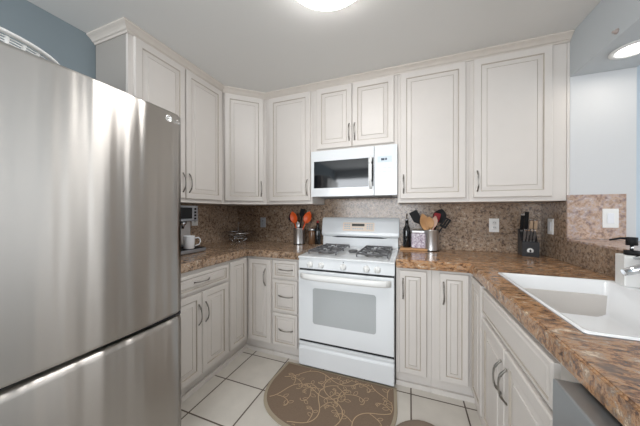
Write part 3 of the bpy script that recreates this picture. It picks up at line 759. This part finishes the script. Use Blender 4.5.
utensil(cr_, (0.03, 0.0, 0.02), (-0.155, -0.01, 0.345), 'spatula', BLACK, BLACK, 'black spatula leaning far left over the jar', 'spatula', GRR, R(0), 1.3)
utensil(cr_, (-0.03, -0.01, 0.02), (0.130, -0.03, 0.285), 'turner', BLACK, BLACK, 'black slotted turner leaning right in the right crock', 'turner', GRR, R(0), 0.9)

# bottles, jar, board
def bottle(loc, s, label, cap, capname):
    r = thing('bottle', loc, label, 'bottle')
    MB().lathe([(0.0, 0.0), (0.033 * s, 0.0), (0.035 * s, 0.004), (0.035 * s, 0.150 * s), (0.030 * s, 0.175 * s), (0.016 * s, 0.200 * s), (0.0135 * s, 0.215 * s), (0.0135 * s, 0.250 * s), (0.0, 0.250 * s)], (0, 0, 0), 24).build('glass', BOTTLE, r)
    if capname == 'pourer':
        MB().lathe([(0.0, 0.2505 * s), (0.013 * s, 0.2505 * s), (0.012 * s, 0.262 * s), (0.005, 0.266 * s), (0.0035, 0.315 * s), (0.0, 0.315 * s)], (0, 0, 0), 16).build(capname, cap, r)
    else:
        MB().lathe([(0.0, 0.2505 * s), (0.014 * s, 0.2505 * s), (0.014 * s, 0.278 * s), (0.0, 0.278 * s)], (0, 0, 0), 16).build(capname, cap, r)
    return r
bo = (0.780, 1.02, -0.178, -0.045)
o = MB().box(bo[0], bo[1], bo[2], bo[3], ZT, ZT + 0.018, 0.004).build('wooden_board', WOOD); origin_to(o, (0.9, -0.11, ZT))
tag(o, 'light wooden board under the dark bottle and glass jar', 'board')
bottle((0.836, -0.105, ZT + 0.018), 0.98, 'dark bottle with a chrome pourer right of the range', CHR, 'pourer')
bottle((-0.050, -0.085, ZT), 0.90, 'dark bottle with a red cap left of the range backguard', RED, 'cap')
r = thing('storage_jar', (0.933, -0.115, ZT + 0.018), 'square glass jar of purple and white speckled filling beside the dark bottle', 'jar')
SPK = granite('jar_filling', [(0.3, srgb(70, 50, 70)), (0.45, srgb(150, 128, 150)), (0.55, srgb(214, 206, 214)), (0.7, srgb(96, 70, 96))], srgb(230, 226, 230), 1.2, (1, 1, 1), 0.2)
MB().box(-0.058, 0.058, -0.05, 0.05, 0.001, 0.135, 0.012, seg=3).build('body', SPK, r)
MB().box(-0.054, 0.054, -0.046, 0.046, 0.1355, 0.158, 0.006).build('lid', STEELP, r)
r = thing('pepper_mill', (-0.112, -0.095, ZT), 'brown glass jar with a pale lid left of the range', 'jar')
MB().lathe([(0.0, 0.0), (0.036, 0.0), (0.038, 0.004), (0.038, 0.13), (0.034, 0.142), (0.0, 0.142)], (0, 0, 0), 24).build('glass', AMBER, r)
MB().lathe([(0.0, 0.1425), (0.036, 0.1425), (0.036, 0.16), (0.03, 0.166), (0.0, 0.167)], (0, 0, 0), 24).build('lid', STEELP, r)
r.name = 'glass_jar'

# knife block
kb = (1.735, -0.108, ZT)
r = thing('knife_block', kb, 'black knife block with a round white emblem at the right end of the back wall', 'knife block', R(-8))
KBK = mat('block_black', srgb(32, 32, 35), 0.45)
MB().extrude_poly([(-0.075, 0.0), (0.080, 0.0), (0.080, 0.205), (0.012, 0.180), (-0.030, 0.118), (-0.075, 0.110)], 'x', -0.050, 0.050, bev=0.003).build('body', KBK, r)
em = MB().lathe([(0.0, -0.0752), (0.020, -0.0752), (0.020, -0.0764), (0.0, -0.0766)], (-0.004, 0, 0.045), 28, axis='Y').build('emblem', WHITE2, r)
MB().extrude_poly([(-0.009, 0.034), (0.001, 0.034), (0.001, 0.043), (0.005, 0.043), (-0.004, 0.058), (-0.013, 0.043), (-0.009, 0.043)], 'y', -0.0767, -0.0772).build('emblem_mark', KBK, em)
MB().box(-0.027, 0.019, -0.0774, -0.0750, 0.024, 0.033).build('emblem_band', KBK, em)
def knife(x, y, z, L, w, tilt, hm, bm_, label, group, name='knife'):
    c, s = math.cos(R(-8)), math.sin(R(-8))
    p = (kb[0] + x * c - y * s, kb[1] + x * s + y * c, kb[2] + z)
    k = thing(name, p, label, 'knife', R(-8), group)
    M = Matrix.Rotation(R(tilt), 4, 'X')
    MB().box(-w / 2, w / 2, -0.009, 0.009, 0.012, L, 0.003).build('handle', hm, k, M=M)
    MB().box(-w / 2 - 0.0006, w / 2 + 0.0006, -0.0096, 0.0096, L - 0.001, L + 0.010, 0.002).build('butt_cap', bm_, k, M=M)
    MB().box(-w / 2 * 0.8, w / 2 * 0.8, -0.002, 0.002, -0.045, 0.0115).build('blade', STEELP, k, M=M)
    return k
GUN = mat('handle_gunmetal', srgb(120, 120, 122), 0.4, 0.7)
KS = 'steak knives in the front row of the block'
for i, nm in enumerate(('leftmost', 'second from left', 'third from left', 'rightmost')):
    knife(-0.036 + i * 0.019, -0.052, 0.118, 0.090, 0.013, 22, GUN, CHR, 'steak knife in the front row of the block, ' + nm, KS, 'steak_knife')
KL = 'large knives at the back of the block'
TAN = mat('handle_tan', srgb(186, 160, 134), 0.35)
knife(-0.036, 0.030, 0.188, 0.135, 0.020, 18, BLACK, STEELP, 'black-handled large knife at the back left of the block', KL)
knife(-0.008, 0.036, 0.190, 0.145, 0.024, 14, BLACK, BLACK, 'black-handled large knife at the back middle of the block', KL)
knife(0.012, -0.004, 0.172, 0.105, 0.020, 16, TAN, CHR, 'tan-faced knife left of its twin in the middle row of the block', KL)
knife(0.038, -0.004, 0.172, 0.105, 0.021, 16, TAN, CHR, 'tan-faced knife at the right end of the middle row of the block', KL)

# ------------------------------------------------------------------ coffee machine, mug, wire stand
cm = (-0.985, -0.985, ZT)
r = thing('coffee_machine', cm, 'silver and black espresso machine on the left worktop beside the refrigerator', 'coffee machine')
MB().box(-0.14, -0.02, -0.13, 0.12, 0.002, 0.385, 0.01, seg=3).build('body', SILV, r)
MB().box(-0.019, 0.12, -0.13, 0.12, 0.262, 0.395, 0.008, seg=3).build('brew_head', SILV, r)
MB().box(0.1205, 0.126, -0.06, 0.055, 0.285, 0.378, 0.003).build('display', BLACK, r)
pb = MB()
for j in range(4): pb.lathe([(0.0, 0.0), (0.009, 0.0), (0.008, 0.006), (0.0, 0.007)], (0.1205, 0.088, 0.285 + j * 0.027), 14, axis='X')
pb.build('button_column', BLACK, r)
MB().lathe([(0.0, 0.20), (0.012, 0.20), (0.016, 0.225), (0.030, 0.240), (0.030, 0.261), (0.0, 0.261)], (0.055, 0.02, 0), 20).build('spout', CHR, r)
MB().box(-0.019, 0.035, -0.10, 0.118, 0.06, 0.255, 0.006).build('water_panel', STEELP, r)
MB().box(-0.019, 0.185, -0.14, 0.145, 0.004, 0.034, 0.006).build('drip_tray', SILV, r)
MB().box(0.0, 0.178, -0.13, 0.138, 0.0345, 0.0385, 0.001).build('tray_grate', BLACK, r)
mg = (-0.835, -0.985, ZT + 0.039)
r = thing('mug', mg, 'white ceramic mug on the tray of the coffee machine', 'mug')
MB().lathe([(0.0, 0.0), (0.036, 0.0), (0.041, 0.005), (0.044, 0.10), (0.0445, 0.106), (0.040, 0.106), (0.037, 0.01), (0.0, 0.01)], (0, 0, 0), 32).build('body', MUGW, r)
MB().tube([(0.024 + 0.0, 0.040 - 0.0, 0.085), (0.035, 0.062, 0.088), (0.041, 0.074, 0.072), (0.042, 0.076, 0.052), (0.037, 0.068, 0.030), (0.024, 0.040, 0.020)], 0.0055, 8).build('handle', MUGW, r)
ws = (-0.965, -0.22, ZT)
r = thing('wire_basket_stand', ws, 'small chrome two-tier wire stand in the left worktop corner', 'stand')
m = MB(); m.tube([(0, 0, 0.02), (0, 0, 0.20), (0.01, 0, 0.215), (0.0, 0, 0.23), (-0.01, 0, 0.215), (0, 0, 0.20)], 0.003, 6)
m.build('pole', CHR, r)
def circ(rad, z, n=28): return [(rad * math.cos(2 * PI * k / n), rad * math.sin(2 * PI * k / n), z) for k in range(n)]
m = MB().tube(circ(0.165, 0.11), 0.0045, 6, closed=True).tube(circ(0.06, 0.075), 0.0025, 6, closed=True)
for k in range(8):
    c_, s_ = math.cos(k * PI / 4), math.sin(k * PI / 4); m.tube([(0, 0, 0.072), (0.06 * c_, 0.06 * s_, 0.075), (0.165 * c_, 0.165 * s_, 0.11)], 0.0028, 5)
m.build('upper_tray', CHR, r)
m = MB().tube(circ(0.105, 0.05), 0.0045, 6, closed=True).tube(circ(0.055, 0.004), 0.003, 6, closed=True)
for k in range(14):
    c_, s_ = math.cos(k * PI / 7), math.sin(k * PI / 7); m.tube([(0, 0, 0.02), (0.055 * c_, 0.055 * s_, 0.004), (0.105 * c_, 0.105 * s_, 0.05)], 0.003, 5)
m.build('lower_basket', CHR, r)

# ------------------------------------------------------------------ soap dispenser and tap on the sink deck
ZD = ZT + 0.0075
r = thing('soap_dispenser', (1.772, -0.935, ZD), 'white square soap bottle with black pump behind the sink', 'soap dispenser', R(-11))
MB().box(-0.007, 0.073, -0.042, 0.04, 0.0, 0.138, 0.005, seg=3).build('bottle', WHITE2, r)
pm = MB().lathe([(0.0, 0.1385), (0.024, 0.1385), (0.024, 0.158), (0.0, 0.158)], (0.030, 0, 0), 20)
pm.build('collar', BLACK, r); pm = MB()
pm.lathe([(0.018, 0.182), (0.018, 0.218), (0.0, 0.218)], (0.030, 0, 0), 20)
pm.tube([(0.03, 0, 0.212), (-0.005, 0.0, 0.212), (-0.038, 0.0, 0.202)], [0.006, 0.005, 0.004], 8)
pm.build('pump', BLACK, r)
MB().lathe([(0.006, 0.158), (0.006, 0.182)], (0.030, 0, 0), 12).build('pump_neck', CHR, r)
r = thing('tap', (1.806, -1.17, ZD), 'chrome sink tap at the right edge of the sink', 'tap')
MB().lathe([(0.0, 0.0), (0.030, 0.0), (0.030, 0.006), (0.0, 0.007)], (0, 0, 0), 24).build('base_ring', BLACK, r)
MB().lathe([(0.0, 0.0072), (0.026, 0.0072), (0.024, 0.08), (0.028, 0.10), (0.024, 0.135), (0.0, 0.14)], (0, 0, 0), 24).build('body', CHR, r)
MB().tube([(0, 0, 0.11), (-0.05, 0.0, 0.130), (-0.12, 0, 0.118), (-0.17, 0, 0.098)], [0.024, 0.022, 0.018, 0.013], 12).build('spout', CHR, r)
MB().tube([(0, 0, 0.1405), (0.0, 0.05, 0.165), (-0.01, 0.13, 0.150), (-0.015, 0.19, 0.13)], [0.017, 0.020, 0.022, 0.012], 12, flat=0.6).build('lever', CHR, r)

# ------------------------------------------------------------------ rugs
def rug_outline(inset=0.0, n=40):
    """D-shaped: straight along the range, bowed toward the viewer"""
    cx, a_, yb, yk, b_ = 0.335, 0.455 - inset, -0.640 - inset, -0.85, 0.36 - inset
    pts = [(cx - a_ + 0.015, yb), (cx + a_ - 0.015, yb)]
    for k in range(n + 1):
        t = PI * k / n; c_, s_ = math.cos(t), math.sin(t); e = 2 / 2.5
        pts.append((cx + a_ * math.copysign(abs(c_) ** e, c_), yk - b_ * abs(s_) ** e))
    return pts
r0 = (0.335, -0.94, 0)
m = MB()
o_, i_ = rug_outline(), rug_outline(0.02)
def inside_rug(x, y):
    P = rug_outline(0.03); c = False
    for k in range(len(P)):
        (x1, y1), (x2, y2) = P[k], P[k - 1]
        if (y1 > y) != (y2 > y) and x < (x2 - x1) * (y - y1) / (y2 - y1) + x1: c = not c
    return c
m.rings([[(x, y, 0.0005) for x, y in o_], [(x, y, 0.009) for x, y in o_], [(x, y, 0.010) for x, y in i_]], mi=2, cap1=False, smooth=False)
m.face([(x, y, 0.0095) for x, y in i_], mi=0)
def ribbon(pts, w=0.0035, z=0.0105):
    pts = [Vector(p) for p in pts]
    run = []
    def flush(run):
        if len(run) < 2: return
        Lv, Rv = [], []
        for k in range(len(run)):
            t = (run[min(k + 1, len(run) - 1)] - run[max(k - 1, 0)]).normalized(); n_ = Vector((-t.y, t.x))
            Lv.append(m.bm.verts.new((run[k].x + n_.x * w, run[k].y + n_.y * w, z))); Rv.append(m.bm.verts.new((run[k].x - n_.x * w, run[k].y - n_.y * w, z)))
        for k in range(len(run) - 1):
            f = m.bm.faces.new((Lv[k], Rv[k], Rv[k + 1], Lv[k + 1])); f.material_index = 1
    for p in pts:
        if inside_rug(p.x, p.y): run.append(p)
        else: flush(run); run = []
    flush(run)
rnd = random.Random(11)
def curl(p, ang, size, turn):
    """a tendril ending in a spiral, with open leaf outlines along it"""
    pts = []; x, y = p; n = 30; a_ = ang
    for k in range(n):
        q = k / n; a_ += turn * (0.03 + 0.30 * q ** 2); st = size / n * (1.5 - 0.9 * q)
        x += math.cos(a_) * st * 1.6; y += math.sin(a_) * st * 1.6; pts.append((x, y))
    ribbon(pts, 0.0021)
    for q, sg in ((0.25, 1), (0.45, -1), (0.62, 1)):
        bx, by = pts[int(n * q)]; la = ang + turn * q + sg * 1.1; ll = rnd.uniform(0.034, 0.046); lw = ll * 0.27
        leaf = []
        for j in range(17):
            t = j / 16 * 2; u = t if t <= 1 else 2 - t; w_ = lw * math.sin(PI * u) ** 0.8 * (1 if t <= 1 else -1)
            leaf.append((bx + math.cos(la) * ll * u - math.sin(la) * w_, by + math.sin(la) * ll * u + math.cos(la) * w_))
        ribbon(leaf, 0.0016)
for (sx, sy, a0, cv) in ((-0.06, -1.04, 0.25, 1.0), (0.10, -1.22, 1.2, -1.1), (0.40, -1.24, 1.9, -1.0), (0.56, -1.24, 1.0, 1.0), (-0.05, -0.82, 0.1, 0.8), (0.72, -1.1, 1.9, -0.9)):
    x, y, an = sx, sy, a0; pts = []
    for k in range(60):
        an += cv * 0.11 * math.cos(k * 0.13); x += math.cos(an) * 0.011; y += math.sin(an) * 0.011; pts.append((x, y))
        if k % 13 == 5:
            sgn = 1 if (k // 13) % 2 else -1
            curl((x, y), an + sgn * 0.7, rnd.uniform(0.08, 0.12), sgn)
    ribbon(pts, 0.0028)
o = m.build('rug', [RUGB, RUGV, RUGE]); 
for f in o.data.polygons:
    if f.normal.z < 0 and f.center.z > 0.009: f.flip()
origin_to(o, r0)
tag(o, 'brown half-round rug with beige vine pattern in front of the range', 'rug')
m = MB(); N = 48
def el(a_, b_, z): return [(0.945 + a_ * math.cos(2 * PI * k / N), -1.36 + b_ * math.sin(2 * PI * k / N), z) for k in range(N)]
m.rings([el(0.27, 0.49, 0.0005), el(0.27, 0.49, 0.010), el(0.262, 0.482, 0.014), el(0.24, 0.46, 0.0135)], cap1=True)
o = m.build('floor_mat', MATG); origin_to(o, (0.945, -1.36, 0)); tag(o, 'taupe oval floor mat in front of the sink cabinet', 'mat')
